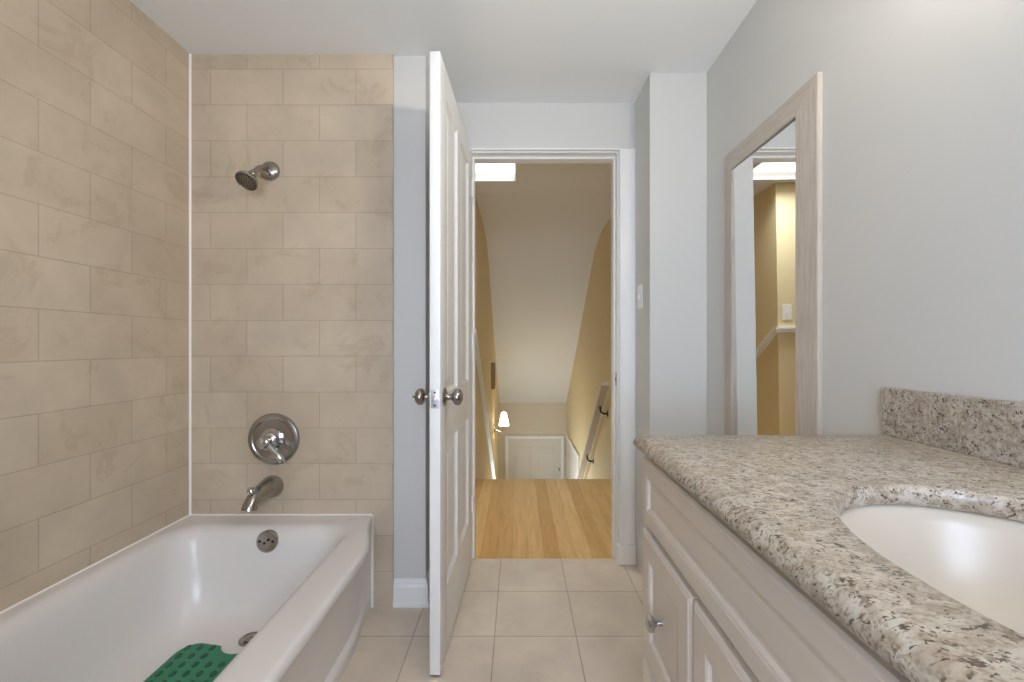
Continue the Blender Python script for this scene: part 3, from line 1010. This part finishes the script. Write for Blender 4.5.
sw2 = thing('light_switch', (-0.415, YS, 1.32), 'white light switch above the rail moulding seen in the mirror', 'light switch')
bm = bmesh.new()
box(bm, -0.450, -0.380, YS - 0.006, YS, 1.262, 1.376, 0.002)
obj('switch_plate', bm, M['plastic'], sw2)
bm = bmesh.new()
box(bm, -0.420, -0.410, YS - 0.014, YS - 0.005, 1.308, 1.332, 0.002)
obj('toggle', bm, M['plastic'], sw2)

sc = thing('wall_sconce', (XSL, 6.25, -0.05), 'lit wall sconce with a pale glass shade in the stairwell', 'wall lamp')
bm = bmesh.new()
lathe(bm, [(0, 0), (0.055, 0), (0.055, 0.008), (0.04, 0.018), (0, 0.022)], (XSL, 6.25, -0.10), (1, 0, 0), 28)
obj('back_plate', bm, M['nickel'], sc, True)
bm = bmesh.new()
tube(bm, bez((XSL + 0.01, 6.25, -0.10), (XSL + 0.08, 6.25, -0.16), (-0.20, 6.25, -0.16), (-0.20, 6.25, -0.06), 12), 0.009, 12)
lathe(bm, [(0, -0.075), (0.026, -0.07), (0.03, -0.05), (0, -0.045)], (-0.20, 6.25, 0), (0, 0, 1), 20)
obj('lamp_arm', bm, M['nickel'], sc, True)
bm = bmesh.new()
rr = [(0.072, -0.055), (0.074, -0.05), (0.062, 0.02), (0.045, 0.09), (0.036, 0.13), (0.033, 0.13), (0.042, 0.09), (0.059, 0.02), (0.070, -0.052)]
uu = [[Vector((-0.20 + r * math.cos(2 * PI * k / 28), 6.25 + r * math.sin(2 * PI * k / 28), z)) for k in range(28)] for r, z in rr]
vl = [[bm.verts.new(p) for p in lp] for lp in uu]
for a, b in zip(vl, vl[1:] + vl[:1]):
    for i in range(28):
        bm.faces.new((a[i], a[(i + 1) % 28], b[(i + 1) % 28], b[i]))
obj('lamp_shade', bm, M['shade'], sc, True)

hr = thing('handrail', (0.80, 4.9, 0.0), 'flat painted handrail on dark brackets descending the right stair wall', 'handrail')
h0, h1 = Vector((0.80, 4.02, 0.72)), Vector((0.80, 6.1, -1.02))
d = (h1 - h0).normalized()
nrm = Vector((0, -d.z, d.y)) if d.y > 0 else Vector((0, d.z, -d.y))
bm = bmesh.new()
cs = [(-0.036, 0), (0.030, 0), (0.034, 0.008), (0.034, 0.026), (0.028, 0.034), (-0.030, 0.034), (-0.036, 0.028)]
rings(bm, [[p + Vector((x, 0, 0)) + nrm * z for x, z in cs] for p in (h0, h1)])
obj('rail', bm, M['rail'], hr)
for f in (0.13, 0.52, 0.9):
    p = h0.lerp(h1, f)
    bm = bmesh.new()
    tube(bm, bez(p + Vector((0, 0, 0.002)), p + Vector((0, 0, -0.06)), p + Vector((0.01, 0, -0.075)), (XSR, p.y, p.z - 0.075), 10), 0.009, 10)
    lathe(bm, [(0, 0), (0.03, 0), (0.03, 0.006), (0, 0.008)], (XSR, p.y, p.z - 0.075), (-1, 0, 0), 20)
    obj('bracket', bm, M['iron'], hr, True)

pq = thing('chime_box', (XSL, 5.7, 0.6), 'small brown box hung on the left stair wall above the sconce', 'wall box')
bm = bmesh.new()
box(bm, XSL, XSL + 0.045, 5.66, 5.78, 0.52, 0.86, 0.008)
obj('housing', bm, M['brown'], pq)
bm = bmesh.new()
box(bm, XSL + 0.044, XSL + 0.050, 5.685, 5.755, 0.56, 0.82, 0.003)
obj('cover', bm, M['brown'], pq)

# lamp of the room, beside the viewer
vl_ = thing('vanity_lamp', (XR, 0.33, 1.96), 'nickel lamp bar with three lit globes on the wall above the sink', 'wall lamp')
bm = bmesh.new()
box(bm, XR - 0.03, XR - 0.0005, 0.05, 0.61, 1.98, 2.04, 0.006)
obj('lamp_bar', bm, M['nickel'], vl_)
for gy in (0.13, 0.33, 0.53):
    bm = bmesh.new()
    tube(bm, bez((XR - 0.025, gy, 2.01), (XR - 0.11, gy, 2.03), (XR - 0.12, gy, 2.03), (XR - 0.12, gy, 1.985), 8), 0.010, 12)
    lathe(bm, [(0, 0.0), (0.028, 0.0), (0.030, 0.02), (0.0, 0.03)], (XR - 0.12, gy, 1.958), (0, 0, 1), 20)
    obj('lamp_arm', bm, M['nickel'], vl_, True)
    bm = bmesh.new()
    cup = [(0.020, -0.070), (0.050, -0.066), (0.070, -0.050), (0.076, -0.034), (0.0745, -0.034), (0.068, -0.048), (0.049, -0.0635), (0.020, -0.067)]  # unseen cup added to keep the globe's light off counter and sink
    cl_ = [[Vector((XR - 0.12 + r * math.cos(2 * PI * k / 32), gy + r * math.sin(2 * PI * k / 32), 1.902 + z)) for k in range(32)] for r, z in cup]
    rings(bm, cl_, cap0=False, cap1=False)
    lathe(bm, [(0, -0.0705), (0.0205, -0.0705), (0.0205, -0.0665), (0, -0.0665)], (XR - 0.12, gy, 1.902), (0, 0, 1), 32)
    obj('shading_cup', bm, M['nickel'], vl_, True)
    bm = bmesh.new()
    lathe(bm, [(0.062 * math.sin(math.radians(a)), -0.062 * math.cos(math.radians(a))) for a in range(0, 161, 10)] + [(0, -0.0583 + 0.1166)], (XR - 0.12, gy, 1.902), (0, 0, 1), 28)
    obj('glass_globe', bm, M['lamp'], vl_, True)
